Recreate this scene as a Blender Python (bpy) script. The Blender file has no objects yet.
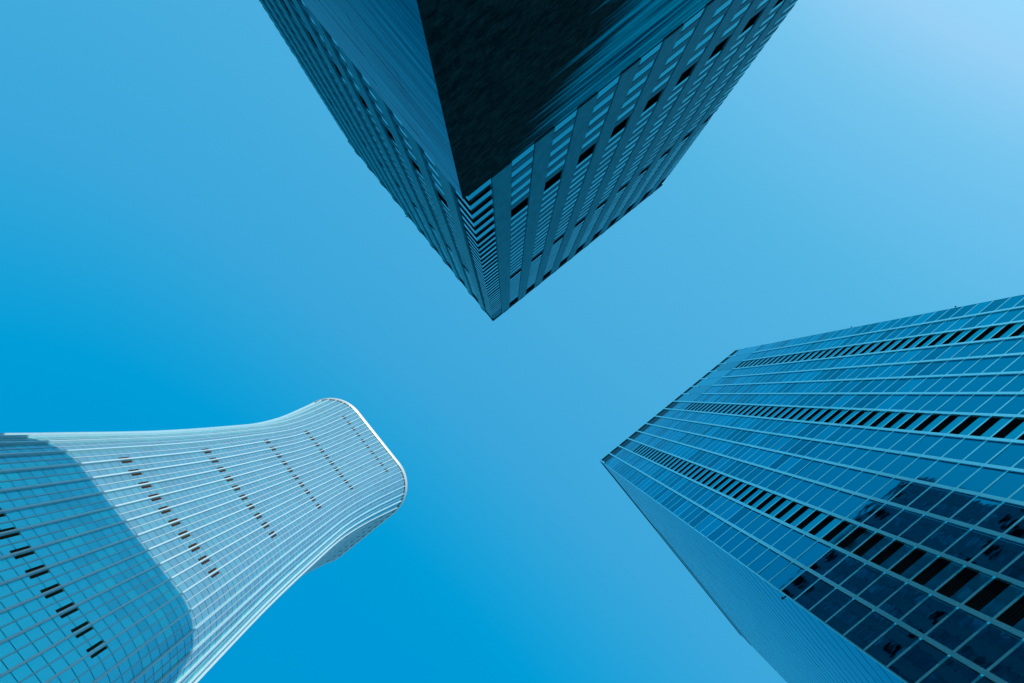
import bpy, math, random
from mathutils import Vector, Matrix

random.seed(7)
R = math.radians
scene = bpy.context.scene
COL = scene.collection
GRID = R(-38.9)            # the street grid all three towers stand on
CG, SG = math.cos(GRID), math.sin(GRID)

# ------------------------------------------------------------------ camera
F_MM = 35.0
EYE = Vector((0.0, 0.0, 1.6))
XW = Vector((0.9999919508933193, -0.00021128990072192524, -0.0040066825618379895))
YW = Vector((0.0, -0.998612436198961, 0.052661202690179584))
ZW = Vector((-0.004012249814441234, -0.05266077881454119, -0.9986043982609292))
cam_d = bpy.data.cameras.new('camera')
cam_d.lens = F_MM
cam_d.sensor_width = 36.0
cam_d.clip_start = 0.1
cam_d.clip_end = 60000.0
cam = bpy.data.objects.new('camera', cam_d)
COL.objects.link(cam)
M3 = Matrix((XW, YW, ZW)).to_4x4()
M3.translation = EYE
cam.matrix_world = M3
scene.camera = cam
FPX = F_MM / 36.0 * 1024
ROT = Matrix((XW, YW, ZW))


def project(p):
    c = ROT.transposed() @ (p - EYE)
    if c.z > -0.01:
        return None
    return (512 + FPX * c.x / -c.z, 341.5 - FPX * c.y / -c.z)


# ------------------------------------------------------------------ materials
def mat(name, base, rough=0.4, metal=0.0, ior=1.5, noise=None, spec=0.5, bump=None, coat=0.0, edge=None):
    m = bpy.data.materials.new(name)
    m.use_nodes = True
    nt = m.node_tree
    b = nt.nodes['Principled BSDF']
    b.inputs['Base Color'].default_value = (*base, 1)
    b.inputs['Roughness'].default_value = rough
    b.inputs['Metallic'].default_value = metal
    b.inputs['IOR'].default_value = ior
    b.inputs['Specular IOR Level'].default_value = spec
    if edge:
        b.inputs['Specular Tint'].default_value = (*edge, 1)
    if coat:
        b.inputs['Coat Weight'].default_value = coat
        b.inputs['Coat Roughness'].default_value = 0.05
    tc = nt.nodes.new('ShaderNodeTexCoord')
    if noise:
        scale, base2, detail = noise
        mp = nt.nodes.new('ShaderNodeMapping')
        mp.inputs['Scale'].default_value = scale
        nz = nt.nodes.new('ShaderNodeTexNoise')
        nz.inputs['Scale'].default_value = 1.0
        nz.inputs['Detail'].default_value = detail
        nz.inputs['Roughness'].default_value = 0.65
        cr = nt.nodes.new('ShaderNodeValToRGB')
        cr.color_ramp.elements[0].position = 0.35
        cr.color_ramp.elements[0].color = (*base, 1)
        cr.color_ramp.elements[1].position = 0.68
        cr.color_ramp.elements[1].color = (*base2, 1)
        nt.links.new(tc.outputs['Object'], mp.inputs['Vector'])
        nt.links.new(mp.outputs['Vector'], nz.inputs['Vector'])
        nt.links.new(nz.outputs['Fac'], cr.inputs['Fac'])
        nt.links.new(cr.outputs['Color'], b.inputs['Base Color'])
    if bump:
        scale, strength, dist = bump
        mp = nt.nodes.new('ShaderNodeMapping')
        mp.inputs['Scale'].default_value = scale
        nz = nt.nodes.new('ShaderNodeTexNoise')
        nz.inputs['Scale'].default_value = 1.0
        nz.inputs['Detail'].default_value = 2.0
        bp = nt.nodes.new('ShaderNodeBump')
        bp.inputs['Strength'].default_value = strength
        bp.inputs['Distance'].default_value = dist
        nt.links.new(tc.outputs['Object'], mp.inputs['Vector'])
        nt.links.new(mp.outputs['Vector'], nz.inputs['Vector'])
        nt.links.new(nz.outputs['Fac'], bp.inputs['Height'])
        nt.links.new(bp.outputs['Normal'], b.inputs['Normal'])
    return m


M = {}
M['dark'] = mat('shadow_gap', (0.006, 0.016, 0.024), 0.7, spec=0.2)
M['louvre'] = mat('black_louvre', (0.004, 0.008, 0.01), 0.9, spec=0.0)
# right tower
M['coated_glass'] = mat('coated_glass', (0.003, 0.3, 0.385), 0.03, metal=1.0, edge=(0.08, 0.7, 0.86),
                        bump=((0.4, 0.4, 0.4), 0.2, 0.06))
M['spandrel_glass'] = mat('spandrel_glass', (0.02, 0.42, 0.5), 0.05, metal=1.0, edge=(0.25, 0.75, 0.85))
M['aluminium'] = mat('pale_aluminium', (0.24, 0.86, 0.92), 0.2, metal=0.8,
                     noise=((0.4, 0.4, 0.06), (0.32, 0.94, 0.98), 3))
M['side_panel'] = mat('smooth_side_glass', (0.01, 0.3, 0.36), 0.07, metal=1.0, edge=(0.01, 0.56, 0.7),
                      noise=((0.2, 0.2, 1.2), (0.015, 0.36, 0.42), 4))
M['teal_glass'] = mat('dark_teal_glass', (0.002, 0.05, 0.075), 0.1, metal=1.0, edge=(0.02, 0.15, 0.2))
# top tower
M['pier_stone'] = mat('grey_stone', (0.004, 0.215, 0.3), 0.5, ior=1.12, noise=((0.9, 0.9, 0.25), (0.012, 0.3, 0.4), 5))
M['spandrel_stone'] = mat('grey_spandrel', (0.004, 0.18, 0.26), 0.5, ior=1.12, noise=((0.6, 0.6, 0.9), (0.006, 0.23, 0.33), 4))
M['window_glass'] = mat('window_glass', (0.012, 0.25, 0.3), 0.05, metal=1.0, edge=(0.26, 0.85, 0.9))
M['granite'] = mat('dark_granite', (0.001, 0.012, 0.015), 0.7, ior=1.06,
                   noise=((0.7, 0.7, 0.7), (0.012, 0.06, 0.065), 10))
M['polished_stone'] = mat('polished_stone', (0.002, 0.11, 0.15), 0.16, metal=1.0, edge=(0.01, 0.4, 0.48),
                          noise=((0.03, 0.03, 0.6), (0.004, 0.3, 0.38), 6))
# curved tower
M['skin_glass'] = mat('sky_blue_glass', (0.01, 0.86, 1.0), 0.05, metal=1.0, edge=(0.12, 0.88, 1.0))
_nt = M['skin_glass'].node_tree          # pale blinds close behind the coated glass scatter the sunlight
_d = _nt.nodes.new('ShaderNodeBsdfDiffuse')
_d.inputs['Color'].default_value = (0.34, 0.46, 0.45, 1)
_m = _nt.nodes.new('ShaderNodeMixShader')
_m.inputs['Fac'].default_value = 0.43
_nt.links.new(_nt.nodes['Principled BSDF'].outputs[0], _m.inputs[1])
_nt.links.new(_d.outputs[0], _m.inputs[2])
_nt.links.new(_m.outputs[0], _nt.nodes['Material Output'].inputs['Surface'])
M['white_metal'] = mat('white_metal', (0.55, 0.72, 0.79), 0.35, noise=((0.3, 0.3, 0.05), (0.59, 0.76, 0.82), 3))
M['rim_white'] = mat('rim_white', (0.78, 0.8, 0.8), 0.35, noise=((0.3, 0.3, 0.3), (0.82, 0.83, 0.83), 3))
M['grey_metal'] = mat('grey_metal', (0.46, 0.58, 0.63), 0.4)
M['skin_back'] = mat('skin_back', (0.03, 0.1, 0.15), 0.5)
M['bronze'] = mat('bronze_lining', (0.2, 0.13, 0.07), 0.5)
M['lamp_black'] = mat('black_housing', (0.03, 0.03, 0.035), 0.4)


def vary_panes(m, lo, hi, sock='Base Color'):
    """Every pane of glass has its own slightly different coating."""
    nt = m.node_tree
    b = nt.nodes['Principled BSDF']
    geo = nt.nodes.new('ShaderNodeNewGeometry')
    mr = nt.nodes.new('ShaderNodeMapRange')
    mr.inputs['To Min'].default_value = lo
    mr.inputs['To Max'].default_value = hi
    nt.links.new(geo.outputs['Random Per Island'], mr.inputs['Value'])
    for nm in ('Base Color', 'Specular Tint'):
        vm = nt.nodes.new('ShaderNodeVectorMath')
        vm.operation = 'SCALE'
        vm.inputs[0].default_value = b.inputs[nm].default_value[:3]
        nt.links.new(mr.outputs[0], vm.inputs['Scale'])
        nt.links.new(vm.outputs[0], b.inputs[nm])


vary_panes(M['coated_glass'], 0.82, 1.16)
vary_panes(M['window_glass'], 0.75, 1.2)
vary_panes(M['skin_glass'], 0.88, 1.1)
vary_panes(M['spandrel_glass'], 0.85, 1.12)


def granite_with_reflection():
    """Dark flamed granite that carries a streaked sky reflection, painted in further along the wall."""
    m = bpy.data.materials.new('granite_painted_reflection')
    m.use_nodes = True
    nt = m.node_tree
    L = nt.links.new
    b1 = nt.nodes['Principled BSDF']
    tc = nt.nodes.new('ShaderNodeTexCoord')
    sx = nt.nodes.new('ShaderNodeSeparateXYZ')
    L(tc.outputs['Object'], sx.inputs[0])

    def nd(t, **kw):
        n = nt.nodes.new(t)
        for k, v in kw.items():
            n.inputs[k].default_value = v
        return n

    def mth(op, a, b=None, clamp=False):
        n = nt.nodes.new('ShaderNodeMath')
        n.operation = op
        n.use_clamp = clamp
        for i, q in enumerate((a, b)):
            if q is None:
                continue
            if isinstance(q, (int, float)):
                n.inputs[i].default_value = q
            else:
                L(q, n.inputs[i])
        return n.outputs[0]

    def noise(scale, detail, rough):
        mp = nt.nodes.new('ShaderNodeMapping')
        mp.inputs['Scale'].default_value = scale
        n = nd('ShaderNodeTexNoise', Scale=1.0, Detail=detail, Roughness=rough)
        L(tc.outputs['Object'], mp.inputs['Vector'])
        L(mp.outputs['Vector'], n.inputs['Vector'])
        return n.outputs['Fac']

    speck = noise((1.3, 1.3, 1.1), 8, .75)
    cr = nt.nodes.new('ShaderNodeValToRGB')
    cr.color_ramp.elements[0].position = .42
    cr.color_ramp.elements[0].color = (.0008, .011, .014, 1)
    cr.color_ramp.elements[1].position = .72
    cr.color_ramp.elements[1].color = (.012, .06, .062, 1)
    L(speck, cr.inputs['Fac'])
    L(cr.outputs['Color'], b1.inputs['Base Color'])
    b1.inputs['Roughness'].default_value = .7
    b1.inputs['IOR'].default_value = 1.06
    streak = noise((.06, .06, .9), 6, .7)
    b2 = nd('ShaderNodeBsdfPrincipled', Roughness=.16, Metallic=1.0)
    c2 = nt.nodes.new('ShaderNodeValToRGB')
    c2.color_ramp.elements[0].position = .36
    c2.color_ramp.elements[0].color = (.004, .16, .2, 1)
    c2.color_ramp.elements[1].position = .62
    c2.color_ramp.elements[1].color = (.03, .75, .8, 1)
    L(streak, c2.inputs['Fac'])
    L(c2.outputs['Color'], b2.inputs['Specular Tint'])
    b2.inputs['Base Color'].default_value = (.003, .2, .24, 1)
    s_ = mth('ADD', sx.outputs['X'], 27.85)  # position mask: where the painted reflection takes over from the dark stone
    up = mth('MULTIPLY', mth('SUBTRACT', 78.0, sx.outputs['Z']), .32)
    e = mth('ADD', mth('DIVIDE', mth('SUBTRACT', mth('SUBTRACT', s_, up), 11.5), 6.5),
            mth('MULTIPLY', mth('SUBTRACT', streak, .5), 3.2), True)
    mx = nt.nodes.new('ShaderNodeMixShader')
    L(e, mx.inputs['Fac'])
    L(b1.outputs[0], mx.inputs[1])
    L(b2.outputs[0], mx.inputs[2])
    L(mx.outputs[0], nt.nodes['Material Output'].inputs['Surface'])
    return m


def streak_tint(m, lo, hi, scale):
    nt = m.node_tree
    tc = nt.nodes.new('ShaderNodeTexCoord')
    mp = nt.nodes.new('ShaderNodeMapping')
    mp.inputs['Scale'].default_value = scale
    n = nt.nodes.new('ShaderNodeTexNoise')
    n.inputs['Scale'].default_value = 1.0
    n.inputs['Detail'].default_value = 5
    n.inputs['Roughness'].default_value = .7
    cr = nt.nodes.new('ShaderNodeValToRGB')
    cr.color_ramp.elements[0].position = .34
    cr.color_ramp.elements[0].color = (*lo, 1)
    cr.color_ramp.elements[1].position = .62
    cr.color_ramp.elements[1].color = (*hi, 1)
    nt.links.new(tc.outputs['Object'], mp.inputs['Vector'])
    nt.links.new(mp.outputs['Vector'], n.inputs['Vector'])
    nt.links.new(n.outputs['Fac'], cr.inputs['Fac'])
    nt.links.new(cr.outputs['Color'], nt.nodes['Principled BSDF'].inputs['Specular Tint'])


M['granite'] = granite_with_reflection()
streak_tint(M['polished_stone'], (.004, .22, .29), (.01, .5, .56), (.1, .1, 1.1))
M['slot_brown'] = mat('bronze_louvre', (0.06, 0.031, 0.015), 0.8, spec=0.0)


# ------------------------------------------------------------------ mesh collector
class MB:
    def __init__(self):
        self.v, self.f = [], []

    def quad(self, a, b, c, d):
        n = len(self.v)
        self.v += [tuple(a), tuple(b), tuple(c), tuple(d)]
        self.f.append((n, n + 1, n + 2, n + 3))

    def hexa(self, p):
        # p: 4 bottom (ccw) then 4 top (ccw)
        n = len(self.v)
        self.v += [tuple(q) for q in p]
        self.f += [(n + 3, n + 2, n + 1, n), (n + 4, n + 5, n + 6, n + 7), (n, n + 1, n + 5, n + 4),
                   (n + 1, n + 2, n + 6, n + 5), (n + 2, n + 3, n + 7, n + 6), (n + 3, n, n + 4, n + 7)]

    def box(self, x0, x1, y0, y1, z0, z1):
        self.hexa([(x0, y0, z0), (x1, y0, z0), (x1, y1, z0), (x0, y1, z0),
                   (x0, y0, z1), (x1, y0, z1), (x1, y1, z1), (x0, y1, z1)])

    def build(self, name, material, parent=None, smooth=False):
        me = bpy.data.meshes.new(name)
        me.from_pydata(self.v, [], self.f)
        me.materials.append(material)
        if smooth:
            for p in me.polygons:
                p.use_smooth = True
        me.update()
        o = bpy.data.objects.new(name, me)
        COL.objects.link(o)
        if parent:
            o.parent = parent
        return o


def tag(o, label=None, cat=None, group=None, kind=None):
    if label:
        o['label'] = label
    if cat:
        o['category'] = cat
    if group:
        o['group'] = group
    if kind:
        o['kind'] = kind
    return o


def thing(name, a, b, label, cat):
    """Empty on the ground at grid position (a, b), turned to the street grid."""
    o = bpy.data.objects.new(name, None)
    COL.objects.link(o)
    o.location = (a * CG - b * SG, a * SG + b * CG, 0)
    o.rotation_euler = (0, 0, GRID)
    tag(o, label, cat)
    return o


def to_world(root, p):
    x, y = p[0], p[1]
    return Vector((root.location.x + x * CG - y * SG, root.location.y + x * SG + y * CG, p[2]))


class Wall:
    """A straight facade: s runs along it, d outwards, z up (local to the tower)."""

    def __init__(self, o, along, out):
        self.o, self.t, self.n = Vector(o), Vector(along), Vector(out)
        self.flip = (self.t.x * self.n.y - self.t.y * self.n.x) > 0

    def p(self, s, d, z):
        q = self.o + self.t * s + self.n * d
        return (q.x, q.y, z)

    def box(self, mb, s0, s1, d0, d1, z0, z1):
        a = [self.p(s0, d0, z0), self.p(s1, d0, z0), self.p(s1, d1, z0), self.p(s0, d1, z0)]
        b = [self.p(s0, d0, z1), self.p(s1, d0, z1), self.p(s1, d1, z1), self.p(s0, d1, z1)]
        if not self.flip:
            a.reverse()
            b.reverse()
        mb.hexa(a + b)

    def pane(self, mb, s0, s1, z0, z1, d, tilt=0.0, th=0.04):
        """A thin slab of glass, set very slightly out of plane as real panes are."""
        ts, tz = random.gauss(0, tilt), random.gauss(0, tilt)
        hs, hz = (s1 - s0) / 2, (z1 - z0) / 2
        dd = lambda i, j: d + ts * hs * i + tz * hz * j
        a = [self.p(s0, d - th, z0), self.p(s1, d - th, z0), self.p(s1, dd(1, -1), z0), self.p(s0, dd(-1, -1), z0)]
        b = [self.p(s0, d - th, z1), self.p(s1, d - th, z1), self.p(s1, dd(1, 1), z1), self.p(s0, dd(-1, 1), z1)]
        if not self.flip:
            a.reverse()
            b.reverse()
        mb.hexa(a + b)


def grooved_bar(wall, s0, s1, d0, d1, z0, z1, step, gap=.03, deep=.015):
    """One continuous bar with a fine recessed joint at every storey."""
    mb = MB()
    lev = [(z0, 0)]
    z = z0 + step
    while z < z1 - gap * 3:
        lev += [(z - gap, 0), (z - gap * .9, deep), (z + gap * .9, deep), (z + gap, 0)]
        z += step
    lev.append((z1, 0))
    for (z, e) in lev:
        r = [wall.p(s0 + e, d0, z), wall.p(s1 - e, d0, z), wall.p(s1 - e, d1 - e, z), wall.p(s0 + e, d1 - e, z)]
        if not wall.flip:
            r.reverse()
        mb.v += r
    n = len(lev)
    mb.f.append((3, 2, 1, 0))
    for i in range(n - 1):
        for k in range(4):
            a, b = i * 4 + k, i * 4 + (k + 1) % 4
            mb.f.append((a, b, b + 4, a + 4))
    e = (n - 1) * 4
    mb.f.append((e, e + 1, e + 2, e + 3))
    return mb


def seen_area(root, corners, normal_local):
    """Size of a rectangle in the picture (0 when it faces away or lies outside)."""
    w = [to_world(root, c) for c in corners]
    c = sum(w, Vector()) / 4
    nw = Vector((normal_local[0] * CG - normal_local[1] * SG, normal_local[0] * SG + normal_local[1] * CG, 0))
    if nw.dot(EYE - c) <= 0:
        return 0
    px = [project(q) for q in w]
    if any(q is None for q in px):
        return 0
    cx, cy = sum(q[0] for q in px) / 4, sum(q[1] for q in px) / 4
    if not (-4 < cx < 1028 and -4 < cy < 687):
        return 0
    return abs(sum(px[i][0] * px[(i + 1) % 4][1] - px[(i + 1) % 4][0] * px[i][1] for i in range(4))) / 2


def many(root, items, name, material, limit=100):
    """items: (area, MB). The largest in view are parts of their own, the rest one part."""
    items = sorted(items, key=lambda q: -q[0])
    rest = MB()
    for i, (ar, mb) in enumerate(items):
        if i < limit and ar > 0:
            mb.build(name, material, root)
        else:
            n = len(rest.v)
            rest.v += mb.v
            rest.f += [tuple(k + n for k in f) for f in mb.f]
    if rest.v:
        tag(rest.build(name, material, root), kind='stuff')


# ================================================================== right glass tower
def build_glass_tower():
    H = 290.4
    LA, LB = 51.05, 63.8
    a0, b0 = 8.6, 31.7
    root = thing('office_tower', a0 + LA / 2, b0 + LB / 2,
                 'square teal glass office tower with pale vertical fins and three columns of black slots', 'skyscraper')
    hx, hy = LA / 2, LB / 2
    front = Wall((-hx, -hy, 0), (1, 0, 0), (0, -1, 0))
    side = Wall((-hx, -hy, 0), (0, 1, 0), (-1, 0, 0))
    back = Wall((hx, hy, 0), (-1, 0, 0), (0, 1, 0))
    far = Wall((hx, hy, 0), (0, -1, 0), (1, 0, 0))
    FL = 4.556
    NF = 61
    body = MB()
    body.box(-hx + .45, hx - .45, -hy + .45, hy - .45, 0, H - 1.4)
    body.build('core', M['dark'], root)
    NB = 15
    bay = LA / NB
    slots = (2, 7, 12)
    wins, louv, spand = [], [], []
    fin_w = .37
    FIN_D = .19
    for k in range(NF):
        z0, z1 = k * FL, (k + 1) * FL
        for i in range(NB):
            s0, s1 = i * bay + fin_w / 2 + .07, (i + 1) * bay - fin_w / 2 - .07
            if i == 0:
                s0 = .12
            if i == NB - 1:
                s1 = LA - .12
            slot = i in slots and 9 <= k < NF - 4
            if i >= 8 and k >= NF - 4:
                continue
            ze = z1 - .38
            if slot:
                cs = [front.p(s0, 0, z0 + 1.9), front.p(s1, 0, z0 + 1.9), front.p(s1, 0, z1), front.p(s0, 0, z1)]
                lb = MB()
                front.box(lb, s0, s1, -.3, -.05, z0 + 1.95, z1 - .39)
                for q in range(4):
                    zz = z0 + 2.2 + q * .48
                    front.box(lb, s0, s1, -.049, -.03, zz, zz + .05)
                louv.append((seen_area(root, cs, (0, -1)), lb))
                pb = MB()
                front.box(pb, s0, s1, -.3, .0, z0 + .03, z0 + 1.93)
                spand.append((seen_area(root, cs, (0, -1)), pb))
            else:
                cs = [front.p(s0, 0, z0), front.p(s1, 0, z0), front.p(s1, 0, ze), front.p(s0, 0, ze)]
                wb = MB()
                front.pane(wb, s0, s1, z0 + .03, ze - .03, 0, tilt=.005)
                wins.append((seen_area(root, cs, (0, -1)), wb))
    many(root, wins, 'window', M['coated_glass'])
    many(root, louv, 'louvre', M['louvre'])
    many(root, spand, 'spandrel', M['spandrel_glass'])
    # transoms, one bar per storey, running behind the fins
    for k in range(NF):
        t = MB()
        z1 = (k + 1) * FL
        e = LA - .12 if k < NF - 4 else 8 * bay - .1
        front.box(t, .12, e, -.32, .012, z1 - .38, z1)
        t.build('transom', M['aluminium'], root)
    # vertical fins
    for i in range(1, NB):
        top = H - 1.3 if i <= 8 else (NF - 4) * FL
        grooved_bar(front, i * bay - fin_w / 2, i * bay + fin_w / 2, -.34, FIN_D, 0, top, FL).build(
            'vertical_fin', M['aluminium'], root)
    # plain glazed crown band over the further bays
    band = MB()
    for i in range(8, NB):
        s1 = LA - .05 if i == NB - 1 else (i + 1) * bay - .03
        front.pane(band, i * bay + .26 if i == 8 else i * bay + .03, s1, (NF - 4) * FL + .05, H - 5.0, .05, th=.3)
    band.build('crown_band', M['spandrel_glass'], root)
    # parapet: dark openings between stubs, and a coping
    par = MB()
    for wall, L, n in ((front, LA, 15), (side, LB, 19)):
        pitch = L / n
        for i in range(n + 1):
            c = min(max(i * pitch, .22), L - .22)
            if wall is front:
                wall.box(par, c - .2, c + .2, -.3, .14, NF * FL + .02, H - .9)
        wall.box(par, .02, L - .02, -.8, .15, H - .88, H)
    par.build('parapet', M['aluminium'], root)
    up = MB()
    side.box(up, .15, 24.0, -.4, -.04, NF * FL + .03, H - .9)
    up.build('parapet_panel', M['side_panel'], root)
    up = MB()
    side.box(up, 24.05, LB - .1, -.4, .02, NF * FL + .03, H - .9)
    up.build('roof_screen', M['teal_glass'], root)
    up = MB()
    front.box(up, .3, LA - .3, -.3, -.06, NF * FL + .03, H - .9)
    up.build('parapet_recess', M['teal_glass'], root)
    cap = MB()
    back.box(cap, 0, LA, -.6, .0, H - 8, H)
    far.box(cap, .61, LB - .9, -.6, 0, H - 8, H)
    cap.build('roof_edge', M['aluminium'], root)
    # smooth side face with fine horizontal joints
    sp = MB()
    nz = 122
    for k in range(nz):
        z0 = k * FL / 2
        for j in range(14):
            side.pane(sp, .1 + j * (LB - .2) / 14 + .02, .1 + (j + 1) * (LB - .2) / 14 - .02,
                      z0 + .02, z0 + FL / 2 - .02, -.05 + .015 * (k % 2), tilt=.001)
    sp.build('side_cladding', M['side_panel'], root)
    bk = MB()
    for wall, L in ((back, LA), (far, LB)):
        for k in range(NF):
            for j in range(14):
                wall.pane(bk, .1 + j * (L - .2) / 14 + .05, .1 + (j + 1) * (L - .2) / 14 - .05,
                          k * FL + .1, (k + 1) * FL - .1, -.02)
    bk.build('rear_cladding', M['coated_glass'], root)
    cor = MB()
    cor.box(-hx - .03, -hx + .1, -hy - .03, -hy + .1, 0, H - .9)
    cor.box(hx - .1, hx + .03, -hy - .03, -hy + .1, 0, H - 5)
    cor.build('corner_trim', M['aluminium'], root)
    # small lamps on brackets at the corners
    for (x, y, z, dx, dy) in ((hx, -hy, 194, 1, 0), (hx, -hy, 149, 1, 0), (-hx, -hy, 98, -1, 0)):
        lb = MB()
        lb.box(min(x + dx * .03, x + dx * .4), max(x + dx * .03, x + dx * .4), y + .02, y + .14, z, z + .12)
        lb.box(x + dx * .4 - .09, x + dx * .4 + .09, y - .04, y + .18, z + .121, z + .3)
        lb.build('lamp', M['lamp_black'], root)


# ================================================================== top stone tower
def build_stone_tower():
    H = 255.0
    a0, b1 = 8.72, -16.86
    LA, LB = 55.7, 59.4
    root = thing('office_tower', a0 + LA / 2, b1 - LB / 2,
                 'dark stone-piered office tower with striped window columns above a granite lower wall', 'skyscraper')
    hx, hy = LA / 2, LB / 2
    A = Wall((-hx, hy, 0), (1, 0, 0), (0, 1, 0))
    B = Wall((-hx, hy, 0), (0, -1, 0), (-1, 0, 0))
    C = Wall((hx, -hy, 0), (-1, 0, 0), (0, -1, 0))
    D = Wall((hx, -hy, 0), (0, 1, 0), (1, 0, 0))
    ZB = 94.6
    body = MB()
    body.box(-hx + .9, hx - .9, -hy + .9, hy - .9, 0, H - 1.2)
    body.build('core', M['dark'], root)
    rows = []
    z = ZB + .15
    for _ in range(5):
        rows.append((z, 5.0, 'w'))
        z += 5.0
    rows.append((z, 5.6, 'slot'))
    z += 5.6
    while z < 186.5:
        rows.append((z, 4.15, 'w'))
        z += 4.15
    rows.append((z, 5.0, 'slot'))
    z += 5.0
    while z < 240:
        rows.append((z, 4.15, 'u'))
        z += 4.15
    zlast = z
    rows.append((z, H - 3.2 - z, 'slot'))
    wins, louv, spans = [], [], []
    for wall, L, npier, nl, pd in ((A, LA, 10, (0, 1), .08), (B, LB, 11, (-1, 0), .22)):
        ww = 2.9
        pitch = (L - ww) / npier
        pw = pitch - ww
        for i in range(npier + 1):
            s0, s1 = i * pitch, i * pitch + ww
            corner = i == 0
            e0 = s0 + .1 if not corner else .02
            e1 = s1 - .1
            for (z0, h, kind) in rows:
                cs = [wall.p(e0, 0, z0), wall.p(e1, 0, z0), wall.p(e1, 0, z0 + h), wall.p(e0, 0, z0 + h)]
                ar = seen_area(root, cs, nl)
                if kind == 'slot' and not corner:
                    lb = MB()
                    wall.box(lb, e0 - .09, e1 + .09, -.4, -.16, z0, z0 + h)
                    n = int(h / .6)
                    for q in range(n):
                        wall.box(lb, e0, e1, -.159, -.1, z0 + q * .6 + .1, z0 + q * .6 + .18)
                    louv.append((ar, lb))
                    continue
                if corner:
                    if z0 > 236:
                        pb = MB()
                        wall.box(pb, e0 + .3, e1, -.5, -.1, z0, z0 + h)
                        spans.append((ar * .5, pb))
                        continue
                    n = 1 if h < 6 else 2
                    wb = MB()
                    wall.pane(wb, e0, e1, z0 + .05, z0 + h * .44, -.02, tilt=.002, th=.25)
                    wins.append((ar * .5, wb))
                    continue
                wh = .5 * h if kind == 'w' else .4 * h
                wb = MB()
                wall.pane(wb, e0, e1, z0 + .02, z0 + wh, -.015 if kind == 'w' else -.01, tilt=.003, th=.1)
                wins.append((ar * .5, wb))
                pb = MB()
                wall.box(pb, e0, e1, -.5, .02 if kind == 'w' else .0, z0 + wh + .03, z0 + h - .07)
                spans.append((ar * .5, pb))
        for i in range(npier):
            s0, s1 = i * pitch + ww, (i + 1) * pitch
            grooved_bar(wall, s0, s1, -.5, pd, ZB + .02, H - .4, 8.3, .02, .03).build('pier', M['pier_stone'], root)
            st = MB()
            wall.box(st, s0 + .5, s1 - .5, pd + .002, pd + .14, H - 2.0, H - 1.2)
            st.build('bracket', M['pier_stone'], root)
        cop = MB()
        wall.box(cop, .02, L, -1.0, .1, H - 1.15, H)
        wall.box(cop, .0, ww - .1, -.6, .15, H - 3.1, H - 1.2)
        cop.build('parapet', M['pier_stone'], root)
    many(root, wins, 'window', M['window_glass'])
    many(root, louv, 'louvre', M['louvre'])
    many(root, spans, 'spandrel', M['spandrel_stone'])
    # lower wall: dark granite on one face, polished panels round the corner
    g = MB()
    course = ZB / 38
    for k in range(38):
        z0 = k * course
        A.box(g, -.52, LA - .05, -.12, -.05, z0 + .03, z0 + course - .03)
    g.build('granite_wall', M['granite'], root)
    g = MB()
    course = ZB / 19
    for k in range(38):
        z0 = k * course / 2
        for j in range(10):
            B.pane(g, .13 + (j * LB / 10) + .003, .13 + (j + 1) * LB / 10 - .003, z0 + .02, z0 + course / 2 - .02,
                   .5 - .003 * ((k * 7) % 3), tilt=.0015, th=.7)
    g.build('polished_wall', M['polished_stone'], root)
    rb = MB()
    for wall, L in ((C, LA), (D, LB)):
        for k in range(60):
            for j in range(12):
                wall.pane(rb, .3 + j * (L - .6) / 12 + .6, .3 + (j + 1) * (L - .6) / 12 - .6, k * 4.2 + .3, k * 4.2 + 2.5, -.3)
        for j in range(13):
            wall.box(rb, max(.3 + j * (L - .6) / 12 - .5, 0.95), min(.3 + j * (L - .6) / 12 + .5, L - .95), -.6, 0, 0, H - 1)
    rb.build('rear_wall', M['pier_stone'], root)
    dv = MB()
    B.box(dv, 35.0, 35.15, -.6, -.45, H + .01, H + 1.4)
    B.box(dv, 34.95, 35.2, -.44, .7, H + 1.1, H + 1.25)
    dv.build('davit', M['grey_metal'], root)


# ================================================================== curved tower
PROFILE = [(0, 77), (70, 71), (151, 65.2), (213, 61.5), (274, 58.5), (346, 57.0), (385, 56.8),
           (413, 58.0), (450, 61.2), (493, 66.6), (528, 71.4)]


def width(z):
    P = PROFILE
    for i in range(len(P) - 1):
        if z <= P[i + 1][0]:
            break
    def slope(j):
        if j == 0 or j == len(P) - 1:
            j0, j1 = max(j - 1, 0), min(j + 1, len(P) - 1)
        else:
            j0, j1 = j - 1, j + 1
        return (P[j1][1] - P[j0][1]) / (P[j1][0] - P[j0][0])
    (z0, w0), (z1, w1) = P[i], P[i + 1]
    h = z1 - z0
    t = (z - z0) / h
    return ((2 * t**3 - 3 * t**2 + 1) * w0 + (t**3 - 2 * t**2 + t) * h * slope(i)
            + (-2 * t**3 + 3 * t**2) * w1 + (t**3 - t**2) * h * slope(i + 1))


RC = 0.26   # corner radius as a share of the width
PER = 4 * (1 - 2 * RC) + 2 * math.pi * RC


def outline(u):
    """Point and outward normal on the unit rounded square, u in 0..1 from the middle of the +x side."""
    d = (u % 1.0) * PER
    q = PER / 4
    k = int(d // q) % 4
    d -= (d // q) * q
    flat = (1 - 2 * RC) / 2
    if d <= flat:
        p, n = (0.5, d), (1.0, 0.0)
    elif d <= flat + math.pi * RC / 2:
        an = (d - flat) / RC
        p = (0.5 - RC + RC * math.cos(an), 0.5 - RC + RC * math.sin(an))
        n = (math.cos(an), math.sin(an))
    else:
        p, n = (flat - (d - flat - math.pi * RC / 2), 0.5), (0.0, 1.0)
    for _ in range(k):
        p, n = (-p[1], p[0]), (-n[1], n[0])
    return p, n


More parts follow.
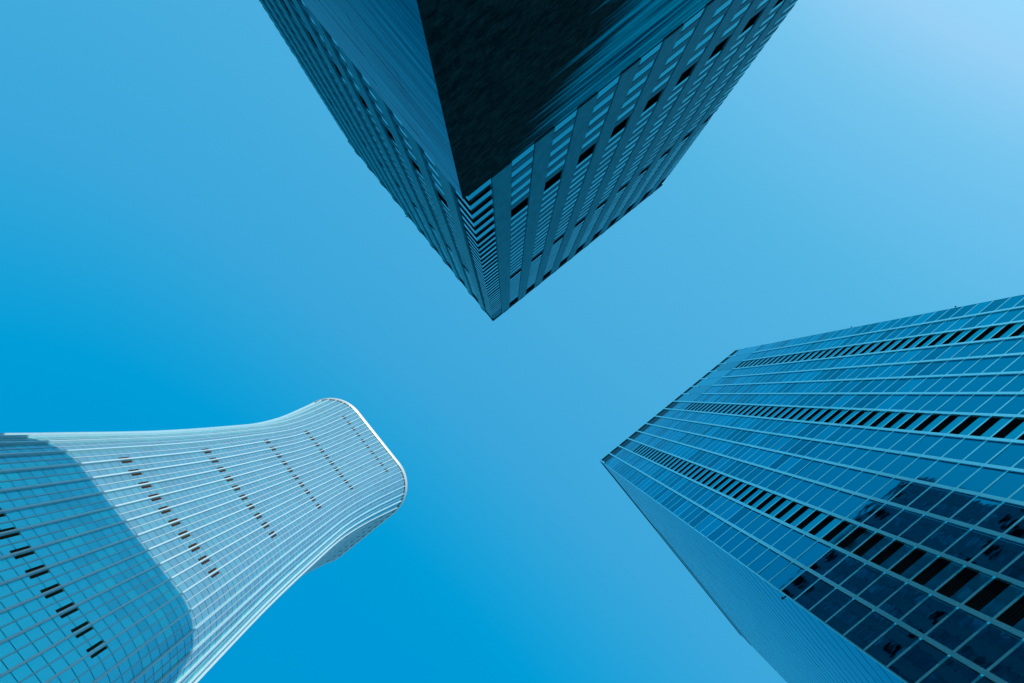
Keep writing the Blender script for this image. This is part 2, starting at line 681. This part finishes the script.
def build_curved_tower():
    H = 528.0
    root = thing('curved_tower', -103.2, -25.1,
                 'white ribbed curved glass skyscraper with rounded corners, flaring towards its rim, half in sunlight', 'skyscraper')
    NR = 64

    def pt(u, z, d):
        p, n = outline(u)
        w = width(z)
        return (p[0] * w + n[0] * d, p[1] * w + n[1] * d, z)

    FL = 4.4
    NFL = 119
    zs = [i * FL for i in range(NFL + 1)] + [H - 2.5]
    NFL += 1
    # inner skin
    sk = MB()
    N = 128
    for i in range(len(zs)):
        for j in range(N):
            sk.v.append(pt(j / N, zs[i], -.12))
    for i in range(len(zs) - 1):
        for j in range(N):
            sk.f.append((i * N + j, i * N + (j + 1) % N, (i + 1) * N + (j + 1) % N, (i + 1) * N + j))
    sk.build('inner_skin', M['skin_back'], root, True)
    # slots in pairs beside the ribs
    slot_rows = [150.5, 216, 276, 346, 413, 493]
    slot_items, lining = [], []
    for zc in slot_rows:
        for side in range(4):
            for r in range(-5, 5):
                u = (side * (NR // 4) + r + .5) / NR
                for sg in (-1, 1):
                    w = width(zc)
                    du = lambda m: m / (w * PER)
                    u0, u1 = u + du(sg * .3), u + du(sg * .76)
                    if u0 > u1:
                        u0, u1 = u1, u0
                    za, zb = zc - 2.9, zc + 2.9
                    mb = MB()
                    mb.hexa([pt(u0, za, -.1), pt(u0, za, .035), pt(u1, za, .035), pt(u1, za, -.1)][::-1] +
                            [pt(u0, zb, -.1), pt(u0, zb, .035), pt(u1, zb, .035), pt(u1, zb, -.1)][::-1])
                    cs = [pt(u0, za, 0), pt(u1, za, 0), pt(u1, zb, 0), pt(u0, zb, 0)]
                    nn = outline(u)[1]
                    slot_items.append((seen_area(root, cs, nn), mb))
                    # frame at the far end of each slot
                    fr = MB()
                    fr.hexa([pt(u0, zb, -.05), pt(u0, zb, .05), pt(u1, zb, .05), pt(u1, zb, -.05)][::-1] +
                                [pt(u0, zb + .35, -.05), pt(u0, zb + .35, .05), pt(u1, zb + .35, .05), pt(u1, zb + .35, -.05)][::-1])
                    lining.append((slot_items[-1][0] * .06, fr))
    many(root, slot_items, 'louvre', M['slot_brown'])
    many(root, lining, 'louvre_frame', M['bronze'])
    # panes: two to a bay and storey
    panes = []
    for i in range(NFL):
        z0, z1 = zs[i] + .09, zs[i + 1] - .11
        w = width((z0 + z1) / 2)
        dm = .1 / (w * PER)
        for j in range(2 * NR):
            # ribs stand at (k + .5)/NR, thin mullions halfway
            u0 = j / (2 * NR) + dm * .7
            u1 = (j + 1) / (2 * NR) - dm * .7
            ts = random.gauss(0, .004)
            mb = MB()
            mb.quad(pt(u0, z0, -.02), pt(u1, z0, -.02 + ts), pt(u1, z1, -.02 + ts * .5), pt(u0, z1, -.02))
            um = (u0 + u1) / 2
            panes.append((seen_area(root, mb.v, outline(um)[1]), mb))
    many(root, panes, 'window', M['skin_glass'])
    # ribs and thin mullions
    zr = [H * i / 88 for i in range(89)]
    zr[-1] = H - 2.5
    for r in range(NR):
        u = (r + .5) / NR
        mb = MB()
        p, n = outline(u)
        tx, ty = -n[1], n[0]
        for z in zr:
            w = width(z)
            hw, dp = .19, .45
            for (s, d) in ((-hw, -.1), (hw, -.1), (hw * .8, dp), (-hw * .8, dp)):
                mb.v.append((p[0] * w + n[0] * d + tx * s, p[1] * w + n[1] * d + ty * s, z))
        for i in range(len(zr) - 1):
            for k in range(4):
                a, b = i * 4 + k, i * 4 + (k + 1) % 4
                mb.f.append((a, b, b + 4, a + 4)[::-1])
        e = (len(zr) - 1) * 4
        mb.f += [(0, 1, 2, 3), (e + 3, e + 2, e + 1, e)]
        mb.build('rib', M['white_metal'], root)
    tm = MB()
    for r in range(NR):
        u = r / NR
        p, n = outline(u)
        tx, ty = -n[1], n[0]
        base = len(tm.v)
        for z in zr:
            w = width(z)
            for (s, d) in ((-.085, -.1), (.085, -.1), (.085, .07), (-.085, .07)):
                tm.v.append((p[0] * w + n[0] * d + tx * s, p[1] * w + n[1] * d + ty * s, z))
        for i in range(len(zr) - 1):
            for k in range(4):
                a, b = base + i * 4 + k, base + i * 4 + (k + 1) % 4
                tm.f.append((a, b, b + 4, a + 4)[::-1])
    tag(tm.build('mullion', M['grey_metal'], root), kind='stuff')
    # rim and recessed roof
    rim = MB()
    N = 192
    prof = ((-.1, H - 5.0), (.5, H - 3.3), (.6, H - .5), (.4, H), (-1.0, H), (-1.0, H - 3))
    for j in range(N):
        p, n = outline(j / N)
        w = width(H)
        for (d, z) in prof:
            rim.v.append((p[0] * w + n[0] * d, p[1] * w + n[1] * d, z))
    m = len(prof)
    for j in range(N):
        for k in range(m):
            a, b = j * m + k, j * m + (k + 1) % m
            c, d = ((j + 1) % N) * m + (k + 1) % m, ((j + 1) % N) * m + k
            rim.f.append((a, d, c, b))
    rim.build('rim', M['rim_white'], root)
    rf = MB()
    for j in range(96):
        rf.v.append(pt(j / 96, H - 8, -.3))
    rf.f.append(tuple(range(96)))
    rf.build('roof', M['grey_metal'], root)


build_glass_tower()
build_stone_tower()
build_curved_tower()

# ------------------------------------------------------------------ ground
gm = bpy.data.meshes.new('ground')
gs = 20000
gm.from_pydata([(-gs, -gs, 0), (gs, -gs, 0), (gs, gs, 0), (-gs, gs, 0)], [], [(0, 1, 2, 3)])
gnd = bpy.data.objects.new('ground', gm)
COL.objects.link(gnd)
gnd['kind'] = 'structure'
mg = mat('paving', (0.045, 0.05, 0.052), 0.8, noise=((0.05, 0.05, 0.05), (0.07, 0.075, 0.078), 6))
gm.materials.append(mg)

# ------------------------------------------------------------------ light
SUN_EL = R(37.4)
SUN_AZ = R(-50.2)          # world angle from +X
wd = bpy.data.worlds.new('World')
scene.world = wd
wd.use_nodes = True
nt = wd.node_tree
bg = nt.nodes['Background']
sky = nt.nodes.new('ShaderNodeTexSky')
sky.sky_type = 'NISHITA'
sky.sun_disc = False
sky.sun_elevation = SUN_EL
sky.sun_rotation = math.pi / 2 - SUN_AZ
sky.air_density = 1.0
sky.dust_density = 0.6
sky.ozone_density = 2.0
# the photograph's cool grade of the sky: red held back, green and blue lifted
SKY = 0.12
sep = nt.nodes.new('ShaderNodeSeparateColor')
cmb = nt.nodes.new('ShaderNodeCombineColor')
nt.links.new(sky.outputs['Color'], sep.inputs['Color'])


def math_node(op, src, val, clamp0=False):
    m = nt.nodes.new('ShaderNodeMath')
    m.operation = op
    nt.links.new(src, m.inputs[0])
    m.inputs[1].default_value = val
    return m.outputs[0]


r = math_node('MAXIMUM', math_node('ADD', math_node('MULTIPLY', sep.outputs[0], 1.59 * SKY), -0.127), 0.0)
g = math_node('MULTIPLY', math_node('POWER', math_node('MULTIPLY', sep.outputs[1], SKY), 0.70), 1.355)
b = math_node('MULTIPLY', math_node('POWER', math_node('MULTIPLY', sep.outputs[2], SKY), 0.434), 1.255)
r = math_node('MINIMUM', r, 0.3)


def ramp(src, stops):
    n = nt.nodes.new('ShaderNodeValToRGB')
    e = n.color_ramp.elements
    e[0].position, e[1].position = stops[0][0], stops[-1][0]
    e[0].color = (stops[0][1],) * 3 + (1,)
    e[1].color = (stops[-1][1],) * 3 + (1,)
    for p, v in stops[1:-1]:
        e.new(p).color = (v, v, v, 1)
    nt.links.new(src, n.inputs['Fac'])
    return n.outputs['Color']


r = ramp(r, [(0.001, 0.0), (0.016, 0.043), (0.042, 0.064), (0.104, 0.09), (0.138, 0.122), (0.21, 0.18), (0.3, 0.31)])
b = ramp(b, [(0.3, 0.3), (0.69, 0.69), (0.753, 0.73), (0.82, 0.765), (0.855, 0.815), (0.9, 0.86), (0.98, 0.98)])
g = ramp(g, [(0.2, 0.2), (0.322, 0.318), (0.345, 0.37), (0.38, 0.405), (0.45, 0.455), (0.52, 0.52), (0.72, 0.71)])
b = math_node('MINIMUM', b, 1.05)
for src, k in ((r, 0), (g, 1), (b, 2)):
    nt.links.new(math_node('MULTIPLY', src, 1 / 0.15), cmb.inputs[k])
nt.links.new(cmb.outputs[0], bg.inputs['Color'])
bg.inputs['Strength'].default_value = 0.15

sd = bpy.data.lights.new('sun', 'SUN')
sd.energy = 3.3
sd.angle = R(0.5)
sd.color = (1.0, 0.96, 0.9)
so = bpy.data.objects.new('sun', sd)
COL.objects.link(so)
to_sun = Vector((math.cos(SUN_EL) * math.cos(SUN_AZ), math.cos(SUN_EL) * math.sin(SUN_AZ), math.sin(SUN_EL)))
so.rotation_euler = to_sun.to_track_quat('Z', 'Y').to_euler()
so.location = (0, 0, 600)

vs = scene.view_settings
vs.view_transform = 'Standard'
vs.look = 'None'
vs.gamma = 1.0
vs.exposure = 0.0
